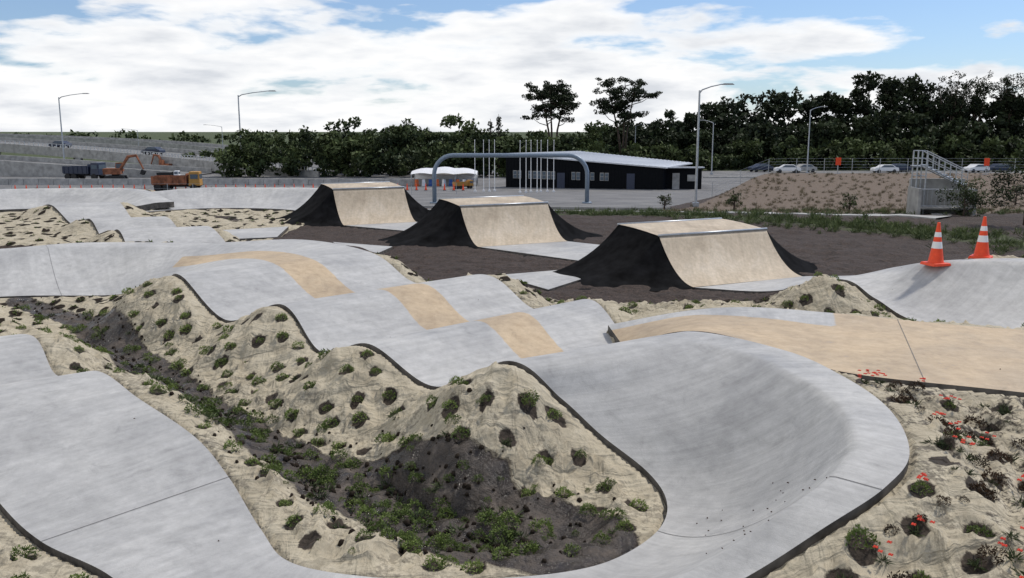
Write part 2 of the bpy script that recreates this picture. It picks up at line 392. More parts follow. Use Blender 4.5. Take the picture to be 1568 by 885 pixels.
def base(x,y):
    z=np.interp(y,[42,60,108,4000],[0,-1.2,-3.2,-3.2])
    md,mw=polydist(x,y,MUD)
    z=z-.12*(1-sstep(0,1.6,md))
    k=sstep(2.2,3.4,x)*(1-sstep(13.2,14.6,y)); z=z+k*.85*sstep(3.5,6.5,y+.3*x)
    xl=12+(y-60)*.39
    e=sstep(-3,3,x-xl)*np.interp(y,[46,50,83,86,125],[0,0,1,1,0])
    gz_=np.interp(y,[50,83,86,125],[-.55,.05,.05,-3.2])
    z=z*(1-np.clip(e*1.0,0,1))+gz_*np.clip(e,0,1)
    z=z+1.15*np.exp(-(((x-6.35)/1.15)**2+((y-17.4)/.9)**2))
    z=z+.35*np.exp(-(((x-3.6)/1.5)**2+((y-18.6)/.6)**2))
    r=np.hypot(x,y); z=z+sstep(350,1500,r)*(1.5+5*(vnoise(x,y,.0012,5)+.3))
    z=z+sstep(-80,-140,x)*sstep(120,170,y)*2.6*(1-sstep(200,300,y))
    return z
ZB=base(XX,YY)
Z=ZB.copy(); DT=np.full(XX.shape,99.); ZT=np.zeros(XX.shape)
mask=(XX>-38)&(XX<24)&(YY>0)&(YY<56)
sz=samp[:,2]
ii=np.argwhere(mask); find=kd.find
for a,b in ii:
    co,idx,d=find((XX[a,b],YY[a,b],0)); DT[a,b]=d; ZT[a,b]=sz[idx]
INS=np.where(YY<28,.052,.13)
h=np.abs(ZT-ZB); w=.5+1.55*h
f=sstep(0,1,(DT-.05)/w)
blend=(ZT-.03)*(1-f)+ZB*f
blend=np.where((ZB>ZT)&(DT<.6),np.minimum(blend,ZT-.03+ (DT-.05)*.9),blend)
Z=np.where(mask&(DT<3.5),blend,Z)
inside=mask&(DT<INS)
md,mw=polydist(XX,YY,MUD)
mudz=1-sstep(-.3,.3,md-mw)
soilzone=sstep(-1.2,.8,YY-(21.6-.42*XX))*(XX>-9)
soilzone=np.where(XX>3.5,sstep(-.6,.6,YY-(20.6+.10*(XX-3.5))),soilzone)
fab=np.where(YY<26,1.0,1-sstep(2.2,3.6,DT))
fab=np.where((XX<-8)&(YY>=26),1-sstep(2.5,4.5,DT),fab)
fab=fab*(1-soilzone)*(1-mudz)
fab*=(YY<54); fab=np.where(XX>17,0,fab)
fab=np.where((XX<-14)&(YY<31)&(YY>24.5)&(DT>1.2),0,fab)
mound=np.exp(-(((XX-6.35)/2.2)**2+((YY-17.2)/1.6)**2)); fab=np.maximum(fab,sstep(.3,.6,mound))
holes=[]
sp=.47
for gx in np.arange(-13,13,sp):
    for gy in np.arange(5.2,26,sp*.9):
        holes.append((gx+random.uniform(-.10,.10)+(.23 if int(round(gy/(sp*.9)))%2 else 0),gy+random.uniform(-.09,.09)))
sp=.75
for gx in np.arange(-34,-4,sp):
    for gy in np.arange(26,52,sp):
        holes.append((gx+random.uniform(-.2,.2),gy+random.uniform(-.2,.2)))
def gi(arr,x,y):
    i=np.clip(np.searchsorted(X,x)-1,0,len(X)-2); j=np.clip(np.searchsorted(Y,y)-1,0,len(Y)-2)
    fx=(x-X[i])/(X[i+1]-X[i]); fy=(y-Y[j])/(Y[j+1]-Y[j])
    return arr[i,j]*(1-fx)*(1-fy)+arr[i+1,j]*fx*(1-fy)+arr[i,j+1]*(1-fx)*fy+arr[i+1,j+1]*fx*fy
H=np.array(holes); hf=gi(fab,H[:,0],H[:,1]); hd=gi(DT,H[:,0],H[:,1]); keep=(hf>.3)&(hd>.2)&(rng.random(len(H))<.95); H=H[keep]
out=sstep(.06,.3,DT)
wx=XX+1.2*vnoise(XX,YY,.7,11); wy=YY+1.2*vnoise(XX,YY,.7,12)
rid=1-np.abs(vnoise(wx*1.2,wy*2.4,1.1,13))*4; rid=np.clip(rid,0,1)**3
rid2=np.clip(1-np.abs(vnoise(wx*2.6+wy,wy*1.3-wx,1.6,14))*4,0,1)**3
rid3=np.clip(1-np.abs(vnoise(wx*3.1,wy*1.1+wx*.8,2.2,24))*4,0,1)**3
relief=fab*(.075*rid+.06*rid2+.035*rid3+.14*vnoise(XX,YY,1.3,15)+.08*vnoise(XX,YY,3.1,16))
relief+=mudz*(.10*vnoise(XX,YY,2.2,17)+.10*vnoise(XX,YY,5.,18)+.07*vnoise(XX,YY,10.,19))
relief+=(1-fab)*(1-mudz)*(YY<50)*(.10*vnoise(XX,YY,1.5,20)+.08*vnoise(XX,YY,4,21))
Z=Z+relief*out*mask
hole=np.zeros(XX.shape)
for (hx,hy) in H:
    if hy>19 or abs(hx)>10: continue
    i0,i1=np.searchsorted(X,[hx-.36,hx+.36]); j0,j1=np.searchsorted(Y,[hy-.36,hy+.36])
    sx=XX[i0:i1,j0:j1]; sy=YY[i0:i1,j0:j1]; th=random.random()*3; ec=random.uniform(.85,1.25); q=random.uniform(.75,1.05)
    ux=(sx-hx)*math.cos(th)+(sy-hy)*math.sin(th); uy=-(sx-hx)*math.sin(th)+(sy-hy)*math.cos(th)
    rr=np.hypot(ux*ec,uy/ec)/q; o_=sstep(.08,.3,DT[i0:i1,j0:j1])
    Z[i0:i1,j0:j1]+= (-.035*np.exp(-(rr/.10)**2)+.045*np.exp(-((rr-.17)/.045)**2))*o_
    hole[i0:i1,j0:j1]=np.maximum(hole[i0:i1,j0:j1],1.1-rr/.125*.62)
hole=np.clip(hole,0,1)
Z=np.where(inside,ZT-np.where(YY<28,.09,.14),Z)
Z=np.where(mask&(~inside)&(DT<.3),np.minimum(Z,ZT-.015),Z)
grs=np.zeros(XX.shape)
STR=np.array([(-6,55,2.),(2.6,46.8,1.6),(9.9,42.4,1.7),(14.5,38,1.8),(18.6,32,2.2),(24,24,3)],float)
sd,sw=polydist(XX,YY,STR); grs=np.maximum(grs,.5*(1-sstep(-.5,.8,sd-sw)))
grs=np.where((YY>52)&(YY<88)&(XX<-12),.6,grs)
grs=np.where(YY>165,.9,grs); grs=np.where((XX>26)&(YY<45),.6,grs)
asp=np.zeros(XX.shape)
asp=np.where((YY>84)&(YY<165),1,asp); asp=np.where((YY>62)&(YY<165)&(XX>-12)&(XX<12+(YY-60)*.39-2),1,asp)
xl=12+(YY-60)*.39
brk=(XX>xl)*(YY>48)*(YY<90)*1.0; asp=np.where(brk>0,0,asp)
dirt=np.clip(sstep(2.6,4.2,XX)*(YY<12)*.8+ (XX<-3)*(YY<9.0)*.3 +(md<mw+.7)*.35*(XX>-9) ,0,1)
dirt=dirt+ ((YY>17)&(YY<23)&(XX>0))*.35
zone=np.stack([fab,mudz,grs,dirt],-1); zone2=np.stack([asp,brk,hole,asp*0+1],-1)
nx,ny=XX.shape; idx=np.arange(nx*ny).reshape(nx,ny)
F=np.stack([idx[:-1,:-1],idx[1:,:-1],idx[1:,1:],idx[:-1,1:]],-1).reshape(-1,4)
np_mesh('ground',np.stack([XX,YY,Z],-1).reshape(-1,3),F,[M_ground],None,True,cols={'zone':zone.reshape(-1,4),'zone2':zone2.reshape(-1,4)})
def gz(x,y): return float(gi(Z,np.array([x]),np.array([y]))[0])

V=[];Fq=[]
for (hx,hy) in H:
    if not (hy>19 or abs(hx)>10): continue
    r=random.uniform(.10,.14)*(1.0 if hy<26 else 1.5); o=len(V)
    el=random.uniform(.8,1.25); a0=random.random()*6
    V.append((hx,hy,gz(hx,hy)+.02)); 
    for k in range(8):
        a=a0+k*math.pi/4; q=r*random.uniform(.75,1.25); px=hx+q*math.cos(a)*el; py=hy+q*math.sin(a)/el
        V.append((px,py,gz(px,py)+.018))
    for k in range(8): Fq.append((o,o+1+k,o+1+(k+1)%8))
np_mesh('planting_pockets',V,Fq,[M_soilhole],None,True)

def tuft(n,R,hgt,w,spread=1.0,r=random):
    vs=[];sh=[]
    for i in range(n):
        a=r.random()*2*math.pi; e=math.acos(1-r.random()*spread); l=R*r.uniform(.6,1.1)
        d=Vector((math.sin(e)*math.cos(a),math.sin(e)*math.sin(a),math.cos(e)*hgt/R)).normalized()
        s=d.orthogonal().normalized(); s=(Matrix.Rotation(r.random()*6.28,3,d)@s)*w
        b=Vector((r.uniform(-.3,.3)*R,r.uniform(-.3,.3)*R,-.01)); p1=b+d*l*.55; p2=b+d*l+Vector((0,0,-l*.12*math.sin(e)))
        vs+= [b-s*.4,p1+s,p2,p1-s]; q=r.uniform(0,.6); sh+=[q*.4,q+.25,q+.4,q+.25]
    return np.array([tuple(v) for v in vs]),np.array(sh)
def cushion(n,R,hgt,sz_,r=random):
    vs=[];sh=[]
    for i in range(n):
        a=r.random()*6.283; e=math.acos(1-r.random()); k=r.uniform(.75,1.05)*(1+.2*math.sin(a*3))
        n_=Vector((math.sin(e)*math.cos(a),math.sin(e)*math.sin(a),math.cos(e)))
        p=Vector((n_.x*R*k,n_.y*R*k,n_.z*hgt*k)); d=(n_+Vector((r.gauss(0,.5),r.gauss(0,.5),r.gauss(0,.5)))).normalized()
        s=d.orthogonal().normalized(); s=(Matrix.Rotation(r.random()*6.28,3,d)@s)*sz_*.35; t=d*sz_*r.uniform(.7,1.6)
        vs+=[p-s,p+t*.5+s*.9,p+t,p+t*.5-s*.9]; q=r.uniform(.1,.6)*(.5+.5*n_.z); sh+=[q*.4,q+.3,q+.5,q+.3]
    return np.array([tuple(v) for v in vs]),np.array(sh)
def scatter(name,temps,places,mat,extra=None):
    V=[];Sh=[]
    for (x,y,z,s,k,b) in places:
        T,sh=temps[k%len(temps)]; a=random.random()*6.28; ca,sa=math.cos(a),math.sin(a)
        P=T*s; Q=np.stack([P[:,0]*ca-P[:,1]*sa+x,P[:,0]*sa+P[:,1]*ca+y,P[:,2]+z],-1); V.append(Q); Sh.append(sh*b)
    V=np.concatenate(V); F=np.arange(len(V)).reshape(-1,4)
    return np_mesh(name,V,F,[mat],None,False,attr=np.concatenate(Sh))
cush=[cushion(280,.105,.095,.024) for _ in range(6)]
spk=[tuft(45,.15,.15,.007,.9) for _ in range(4)]
lo=[tuft(22,.17,.12,.02,1.0) for _ in range(4)]
pl=[];pl2=[];fl=[];pll=[];plr=[]
for (hx,hy) in H:
    z=gz(hx,hy); q=random.random()
    if hy<19 and abs(hx)<10:
        br=(hx>3.0 and hy<12)
        if br:
            if q<.35: pl.append((hx,hy,z+.01,random.uniform(.5,.9),random.randrange(6),random.uniform(.2,.6)))
            elif q<.65: plr.append((hx,hy,z+.01,random.uniform(.6,1.0),random.randrange(6),random.uniform(.3,.9)))
            elif q<.9: pl2.append((hx,hy,z,random.uniform(.5,.9),random.randrange(4),random.uniform(.1,.5)))
            if random.random()<.4: fl.append((hx,hy,z))
        elif q<.80: pl.append((hx+random.uniform(-.03,.03),hy+random.uniform(-.03,.03),z+.02,random.uniform(.6,1.12),random.randrange(6),random.uniform(.3,1.0)))
        elif q<.9: pl2.append((hx,hy,z,random.uniform(.5,.9),random.randrange(4),random.uniform(.15,.6)))
    elif q<.6: pll.append((hx,hy,z,random.uniform(.4,.9),random.randrange(4),random.uniform(.2,.6)))
for _ in range(330):
    k=random.random()**.6*.999*(len(MUD)-1); a=MUD[int(k)]; b=MUD[min(int(k)+1,len(MUD)-1)]; t=k-int(k); p=a+(b-a)*t
    x=p[0]+random.gauss(0,p[2]*.85); y=p[1]+random.gauss(0,p[2]*.85)
    if gi(DT,np.array([x]),np.array([y]))[0]<.25: continue
    (pl if random.random()<.7 else pl2).append((x,y,gz(x,y)-.01,random.uniform(.3,1.15),random.randrange(4),random.uniform(.15,.7)))
for _ in range(260):
    x=random.uniform(2.8,7); y=random.uniform(5.,10.5)
    if gi(DT,np.array([x]),np.array([y]))[0]<.25: continue
    (plr if random.random()<.55 else pl2).append((x,y,gz(x,y),random.uniform(.3,.9),random.randrange(4),random.uniform(.05,.6)))
    if random.random()<.12: fl.append((x,y,gz(x,y)))
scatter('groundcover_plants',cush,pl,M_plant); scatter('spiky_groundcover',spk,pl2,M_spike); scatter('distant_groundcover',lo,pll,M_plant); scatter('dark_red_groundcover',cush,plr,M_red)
fm=MB()
for (x,y,z) in fl:
    for _ in range(random.randint(3,8)):
        c=(x+random.uniform(-.09,.09),y+random.uniform(-.09,.09),z+random.uniform(.09,.14))
        for q in range(4): fm.box((c[0]+.012*math.cos(q*1.57),c[1]+.012*math.sin(q*1.57),c[2]),(.022,.012,.008),0,q*1.57+random.random(),.5)
fm.build('red_flowers',[M_flower])
gt=[tuft(24,.5,.6,.016,.55) for _ in range(5)]
gp=[]
for _ in range(820):
    k=1+random.random()**.8*.999*(len(STR)-2); a=STR[int(k)]; b=STR[min(int(k)+1,len(STR)-1)]; t=k-int(k); p=a+(b-a)*t
    x=p[0]+random.gauss(0,.75)*p[2]; y=p[1]+random.gauss(0,.75)*p[2]
    if gi(DT,np.array([x]),np.array([y]))[0]<.6: continue
    gp.append((x,y,gz(x,y)-.02,random.uniform(.35,.95),random.randrange(5),random.uniform(.3,1.)))
scatter('grass_strip',gt,gp,M_grass)
gp=[]
for _ in range(1900):
    y=random.uniform(47,84); x=12+(y-60)*.39+random.random()*55
    gp.append((x,y,gz(x,y)-.02,random.uniform(.3,.8),random.randrange(5),random.uniform(.3,1.)))
scatter('embankment_tussocks',gt,gp,M_dry)
gp=[]
for _ in range(420):
    y=random.uniform(44,54); x=random.uniform(3,40)
    gp.append((x,y,gz(x,y)-.02,random.uniform(.35,.9),random.randrange(5),random.uniform(.2,.8)))
for _ in range(500):
    y=random.uniform(53,84); x=random.uniform(-50,-14)
    gp.append((x,y,gz(x,y)-.02,random.uniform(.3,.8),random.randrange(5),random.uniform(.2,.8)))
scatter('verge_grass',gt,gp,M_grass)

# ---------------------------------------------------------------- trees
def quads(P,size):
    n=len(P); d=rng.normal(size=(n,3)); d/=np.linalg.norm(d,axis=1)[:,None]
    e=rng.normal(size=(n,3)); e-=d*(e*d).sum(1)[:,None]; e/=np.linalg.norm(e,axis=1)[:,None]; g=np.cross(d,e)
    s=size*(.5+rng.random((n,1))); e=e*s; g=g*s*.6
    return np.stack([P-e,P-g*.8,P+e,P+g],1).reshape(-1,3)
def blobs(C,R,n,size,flat=.8,B=None):
    Vs=[];Sh=[]
    for i,(c,r) in enumerate(zip(C,R)):
        k=max(8,int(n*r*r)); d=rng.normal(size=(k,3)); d/=np.linalg.norm(d,axis=1)[:,None]
        rad=r*(.5+.6*rng.random((k,1))**.6)*(1+.25*np.sin(d[:,:1]*7+c[0])*np.cos(d[:,2:]*6+c[1]))
        P=np.array(c)+d*rad*[1,1,flat]; Vs.append(quads(P,size))
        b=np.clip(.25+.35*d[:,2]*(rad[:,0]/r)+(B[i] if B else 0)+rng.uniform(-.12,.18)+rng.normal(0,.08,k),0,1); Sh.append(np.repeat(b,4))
    return np.concatenate(Vs),np.concatenate(Sh)
def leafobj(name,C,R,n,size,mat,flat=.8,parent=None,B=None):
    V,sh=blobs(C,R,n,size,flat,B); o=np_mesh(name,V,np.arange(len(V)).reshape(-1,4),[mat],None,False,attr=sh)
    if parent: o.parent=parent
    return o
def crown(x,y,zb,zt,wd,nb):
    C=[];R=[]
    h=zt-zb
    for _ in range(nb):
        u=random.random()**.8; zz=zb+h*(.06+.92*u); k=wd*.5*math.sqrt(max(.04,1-(abs(u-.35)/.72)**2))
        a=random.random()*6.28; q=k*random.random()**.5*.9
        r=random.uniform(.09,.21)*wd; C.append((x+q*math.cos(a),y+q*math.sin(a),min(zz,zt-r*.6))); R.append(r)
    return C,R
C=[];R=[];B=[]
xs=[-75,-60,-52,-47,-42,-36,-31,-24,-20,-15,-9,-5,1,8,14]; ts=[-1.6,-1.2,-.6,2.8,5.2,4.4,6.0,5.2,5.4,5.2,6.0,5.5,6.0,4.6,4.6]
for x in np.arange(-44,14,2.3):
    for row in range(2):
        t=np.interp(x,xs,ts)+random.uniform(-3.0,.8)-row*1.2
        c,r=crown(x+random.uniform(-1.2,1.2),152-row*9,-3.6,t,random.uniform(4.5,9),13); C+=c;R+=r;B+=[random.uniform(-.15,.30)]*len(c)
for x in np.arange(-62,-44,3.):
    c,r=crown(x,176,-3.6,random.uniform(-1.4,1.),6,9); C+=c;R+=r;B+=[0]*len(c)
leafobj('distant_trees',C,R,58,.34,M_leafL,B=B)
C=[];R=[];B=[]
xs=[10,20,28,36,43,50,57,64,71,77,84,92,100,110,130]; ts=[3.5,5.,6.8,8.4,9.9,12.,13.,12.8,14.9,17.0,16.,12.5,12,12.5,14]
for x in np.arange(22,128,3.9):
    for row in range(3):
        t=np.interp(x,xs,ts)*random.uniform(.82,1.03)-row*1.0+random.uniform(-1.2,.4)
        if row==2: t=t*.55
        c,r=crown(x+random.uniform(-1.8,1.8),192-row*8,-3.6,t,random.uniform(6,10.5),20); C+=c;R+=r;B+=[random.uniform(-.2,.12)+(.1 if row==2 else 0)]*len(c)
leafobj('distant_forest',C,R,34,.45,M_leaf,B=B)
C=[];R=[];B=[]
for x in np.arange(4,118,3.0):
    t=random.uniform(.0,2.2)+ (x>40)*1.0; c,r=crown(x,168+random.uniform(-3,3),-3.6,t,random.uniform(5,8),9); C+=c;R+=r;B+=[random.uniform(-.15,.25)]*len(c)
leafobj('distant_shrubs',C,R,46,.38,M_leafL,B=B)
C=[];R=[]
for x in np.arange(-420,420,9.):
    if random.random()<.25: continue
    t=random.uniform(.6,3.4); c,r=crown(x,430+random.uniform(-20,20),-2,t+1.,14,5); C+=c;R+=r
leafobj('horizon_trees',C,R,5,1.0,M_leafL)

def pine(x,y,zt,wd,crownz,name='pine_tree'):
    root=empty(name,(x,y,-3.3)); m=MB(); C=[];R=[]; H_=zt+3.3; cz=crownz+3.3
    for k in range(3):
        lean=random.uniform(-.05,.05); top=(lean*H_+ (k-1)*wd*.22,random.uniform(-1,1),H_*.9)
        base_=(random.uniform(-.3,.3)*(k>0),0,0); mid=(top[0]*.35,0,cz*.8)
        m.tube([base_,mid,top],[.28,.19,.06],7)
        for j in range(14):
            t=random.uniform(.0,1.); z0=cz*.85+(H_*.9-cz*.85)*t; px=mid[0]+(top[0]-mid[0])*t; a=random.random()*6.28
            l=wd*random.uniform(.15,.38)*(1.1-.3*t); e=(px+l*math.cos(a),l*math.sin(a),z0+l*random.uniform(.2,.6))
            e=(max(-wd*.52,min(wd*.52,e[0])),e[1],min(e[2],H_*.97-abs(e[0])*.12)); m.tube([(px,0,z0),((px+e[0])/2,e[1]/2,z0+(e[2]-z0)*.3),e],[.10,.07,.03],5)
            for _ in range(7):
                C.append((e[0]+random.uniform(-1,1)*wd*.12,e[1]+random.uniform(-1,1)*wd*.12,e[2]+random.uniform(-.35,.45))); R.append(wd*random.uniform(.035,.07))
    m.build('trunk_and_limbs',[M_bark],True,root)
    leafobj('crown',C,R,120,.17,M_leaf,.5,root)
pine(7.8,172,13.2,11.5,6.0); pine(21.3,172,14.2,11.5,6.0)
for x,y,t,wd in ((84,185,13.5,7),(89,183,15.5,8),(95,186,15.4,8),(101,184,16.8,8),(106,182,17.8,8),(112,184,17.,9),(80,187,15.6,8)):
    root=empty('eucalyptus_tree',(x,y,-3.3)); m=MB();C=[];R=[]; H_=t+3.3
    for k in range(5):
        tx=random.uniform(-.4,.4)*wd; mid=(tx*.3,0,H_*.4); top=(tx,random.uniform(-1,1),H_*random.uniform(.8,.97))
        m.tube([(0,0,0),mid,top],[.28,.18,.05],6)
        for j in range(12):
            q=random.uniform(.25,1); p=(mid[0]+(top[0]-mid[0])*q,top[1]*q,mid[2]+(top[2]-mid[2])*q)
            a=random.random()*6.28; l=random.uniform(.6,2.0); e=(p[0]+l*math.cos(a),p[1]+l*math.sin(a),min(H_,p[2]+l*.5))
            m.tube([p,e],[.06,.03],4)
            for _ in range(3): C.append((e[0]+random.uniform(-.7,.7),e[1],e[2]+random.uniform(-.6,.6))); R.append(random.uniform(.35,.75))
    m.build('trunk_and_limbs',[M_bark],True,root); leafobj('crown',C,R,75,.17,M_leaf,.8,root)
for x,zt in ((-2.2,6.8),(-3.6,6.0)):
    root=empty('conifer_tree',(x,150,-3.3)); m=MB(); H_=zt+3.3; m.tube([(0,0,0),(0,0,H_)],[.2,.03],6); m.build('trunk',[M_bark],True,root)
    C=[(random.uniform(-1,1)*1.1*(1-k/16),random.uniform(-1,1)*(1-k/16),H_*(.35+.62*k/16)) for k in range(16) for _ in range(3)]; leafobj('crown',C,[.35]*len(C),120,.15,M_leaf,.6,root)
def small_tree(x,y,z,h,wd,mat=M_leafL):
    root=empty('young_tree',(x,y,z)); m=MB(); C=[];R=[]
    m.tube([(0,0,0),(.03,0,h*.4),(0,.05,h*.9)],[.06,.045,.015],7)
    for j in range(22):
        z0=h*random.uniform(.2,.85); a=random.random()*6.28; l=wd*.5*random.uniform(.4,1)*(1.15-z0/h*.6); e=(l*math.cos(a),l*math.sin(a),z0+l*.4)
        m.tube([(0,0,z0),e],[.02,.008],4); C.append((e[0],e[1],e[2])); R.append(wd*random.uniform(.1,.19))
    m.build('trunk',[M_bark],True,root); leafobj('crown',C,R,900,.05,mat,.9,root)
small_tree(22.0,43.2,-.6,2.3,2.2); small_tree(22.0,38,gz(22.,38),3.5,2.6,M_leaf)
for x,y,h_ in ((13,52,1.2),(19,50,1.0),(9.6,56,1.),(34,60,1.4)): small_tree(x,y,gz(x,y),h_,1.0,M_leafL)

# ---------------------------------------------------------------- street furniture
def street_lamp(x,y,z,h,arm,rz=0,dbl=False):
    root=empty('street_lamp',(x,y,z),rz); m=MB(); r=h*.0095
    m.tube([(0,0,0),(0,0,h*.5),(0,0,h*.95)],[r*1.25,r,r*.8],8,0)
    a=arm
    m.tube([(0,0,h*.93),(a*.12,0,h*.955),(a*.5,0,h*.98),(a,0,h)],[r*.7,r*.6,r*.5,r*.45],6,0)
    m.box((0,0,.15),(.4,.4,.3),0)
    m.build('pole',[M_galv],False,root)
    q=MB(); q.box((a+ (.45 if a>0 else -.45)*h/10,0,h),(1.0*h/10,.35*h/10,.12*h/10),0,0,.7); q.build('lamp_head',[M_grey],False,root)
street_lamp(12.4,60,gz(12.4,60),8.1,1.5)
street_lamp(-81,162,-2.6,13.2,4.3); street_lamp(-46.5,154,-3.2,13.9,5.2)
street_lamp(-84,202,-2.,6.5,-3.); street_lamp(-66,205,-2.6,8.0,-3.4)
street_lamp(33.5,150,-3.2,9.0,-1.6); street_lamp(49.5,150,-3.,11.,1.8); street_lamp(24,175,-3.2,8.6,2.0); street_lamp(17.3,175,-3.2,7.6,-1.2)
root=empty('steel_arch',(0,70,-1.62)); m=MB()
x0,x1,hh,rc=-6.1,5.9,3.75,1.5
pts=[(x0,0,0),(x0,0,hh-rc)]+[(x0+rc-rc*math.cos(a),0,hh-rc+rc*math.sin(a)) for a in np.linspace(.2,math.pi/2,7)]
pts+=[(x1-rc+rc*math.sin(a),0,hh-rc+rc*math.cos(a)) for a in np.linspace(0,math.pi/2-.2,7)]+[(x1,0,hh-rc),(x1,0,0)]
m.tube(pts,.17,12); m.box((x0,0,.06),(.7,.7,.12)); m.box((x1,0,.06),(.7,.7,.12)); m.build('arch_tube',[M_blue],True,root)
for x,y in [(-4.4,106),(-3.4,107),(-2.7,106),(-2.1,108),(.9,100),(1.6,102),(2.2,104),(2.9,103),(3.4,105),(4.2,106),(4.9,105)]:
    m=MB(); zt=2.9; zb=gz(x,y); m.tube([(0,0,0),(0,0,zt-zb)],[.05,.03],6); m.tube([(0,0,zt-zb),(0,0,zt-zb+.1)],[.06,.03],6); m.box((0,0,.1),(.3,.3,.2)); m.build('flagpole',[M_white],False,None,(x,y,zb))
root=empty('black_clad_building')
FL,FR,BR,BL=(-.8,116),(18.8,111),(24.6,124),(9.5,127)
m=MB(); zt=[.94,-.62,-.62,.94]; m.prism([FL,FR,BR,BL],-3.3,zt,0)
for i in range(48):
    t=(i+.5)/48; x=FL[0]+(FR[0]-FL[0])*t; y=FL[1]+(FR[1]-FL[1])*t-.04; top=.94-1.56*t-.15
    m.box((x,y,(-3.3+top)/2),(.07,.06,top+3.3),0,-.25)
m.build('walls',[M_black],False,root)
m=MB()
def out_(p,k=.5):
    cx,cy=13.,119.; d=math.hypot(p[0]-cx,p[1]-cy); return (p[0]+(p[0]-cx)/d*k,p[1]+(p[1]-cy)/d*k)
P4=[out_(p) for p in (FL,FR,BR,BL)]
z_=[1.0,-.56,-.5,1.06]
vs=[(P4[i][0],P4[i][1],z_[i]) for i in range(4)]+[(P4[i][0],P4[i][1],z_[i]+.16) for i in range(4)]
m.add(vs,[(0,3,2,1),(4,5,6,7),(0,1,5,4),(1,2,6,5),(2,3,7,6),(3,0,4,7)])
for i in range(1,30):
    t=i/30; a=(P4[0][0]+(P4[1][0]-P4[0][0])*t,P4[0][1]+(P4[1][1]-P4[0][1])*t,z_[0]+(z_[1]-z_[0])*t+.18); b=(P4[3][0]+(P4[2][0]-P4[3][0])*t,P4[3][1]+(P4[2][1]-P4[3][1])*t,z_[3]+(z_[2]-z_[3])*t+.18)
    m.tube([a,b],.04,4)
m.build('roof',[M_roof],False,root)
m=MB(); fr=MB()
for t in (.06,.09,.16,.19,.22,.25,.28,.31,.44,.47,.56,.62,.65):
    x=FL[0]+(FR[0]-FL[0])*t; y=FL[1]+(FR[1]-FL[1])*t-.1; zc=-1.5-.3*t
    for dz in (-.23,.23): m.box((x,y-.01,zc+dz),(.40,.05,.40),0,-.25)
    fr.box((x,y+.02,zc),(.50,.05,1.0),0,-.25)
m.build('windows',[M_glass],False,root); fr.build('window_frames',[M_grey],False,root)
m=MB()
for t in (.36,.80): m.box((FL[0]+(FR[0]-FL[0])*t,FL[1]+(FR[1]-FL[1])*t-.1,-2.25),(1.,.06,2.0),0,-.25)
m.build('doors',[M_darkb],False,root)
m=MB(); m.prism([(19.2,112.5),(23.8,112),(25,120),(20,121)],-3.3,[-.55,-.7,-.7,-.55],0); m.box((21.4,112,-.48),(5.2,1.2,.12),1); m.box((20.6,112.15,-2.2),(.9,.06,2.),2);m.box((22.6,112.0,-1.8),(1.2,.06,.8),2)
m.build('annex',[M_black,M_roof,M_grey],False,root)
root=empty('white_marquee',(-9.,120,-3.2)); m=MB()
nx_=14; vs=[];fs=[]
for i in range(nx_+1):
    t=i/nx_; x=-4.4+8.8*t
    for j in range(7):
        s=j/6; vs.append((x,-2.2+4.4*s,1.55+.75*math.sin(math.pi*s)*(.5+.5*math.sin(math.pi*t))+.2*abs(math.sin(t*math.pi*3))))
for i in range(nx_):
    for j in range(6): a=i*7+j; fs.append((a,a+7,a+8,a+1))
m.add(vs,fs,0)
for x in (-4.3,-1.5,1.5,4.3):
    for y in (-2.1,2.1): m.tube([(x,y,0),(x,y,1.7)],.05,6,1)
m.box((0,2.1,.9),(8.6,.04,1.3),0); m.build('canopy',[M_white,M_galv],True,root)
m=MB()
for i in range(9): m.box((-3.6+i*.9,-2.0,.45),(.5,.4,.9),i%3,random.random(),.7)
m.build('barriers_and_gear',[M_orange2,M_white,M_bluep],False,root)

def vehicle_van(name,x,y,z,col,L_=4.4,Hh=1.45,rz=0):
    root=empty(name,(x,y,z),rz); m=MB(); W=1.75
    prof=[(-L_/2,.35),(-L_/2+.05,.8),(-L_*.40,.95),(-L_*.28,1.0),(-L_*.12,Hh),(L_*.22,Hh*.99),(L_*.38,1.02),(L_*.48,.92),(L_/2,.7),(L_/2,.35)]
    n=len(prof); vs=[(px,-W/2,pz) for px,pz in prof]+[(px,W/2,pz) for px,pz in prof]
    fs=[tuple(range(n)),tuple(range(n,2*n))[::-1]]+[(i,i+n,(i+1)%n+n,(i+1)%n) for i in range(n)]
    m.add(vs,fs,0); m.build('body',[col],False,root,bevel=.05)
    g=MB()
    gp=[(-L_*.24,1.02),(-L_*.11,Hh-.08),(L_*.20,Hh-.08),(L_*.33,1.03)]
    for s in (-1,1):
        vs=[(px,s*(W/2+.006),pz) for px,pz in gp]; g.add(vs,[(0,1,2,3)] if s>0 else [(3,2,1,0)])
    g.build('windows',[M_glass],False,root)
    w=MB()
    for px in (-L_*.31,L_*.31):
        for s in (-1,1): w.tube([(px,s*(W/2-.18),.33),(px,s*(W/2+.02),.33)],.33,14)
    w.build('wheels',[M_dark],False,root)
for x,y,c,rz in ((44.5,160,M_darkb,.3),(48.,156,M_white,-.1),(51.5,158,M_grey,.2),(65.,156,M_white,.05),(69,160,M_darkb,.2),(82,158,M_white,.3),(87,160,M_darkb,.1)):
    vehicle_van('parked_car',x,y,gz(x,y)+.0,c,rz=rz)
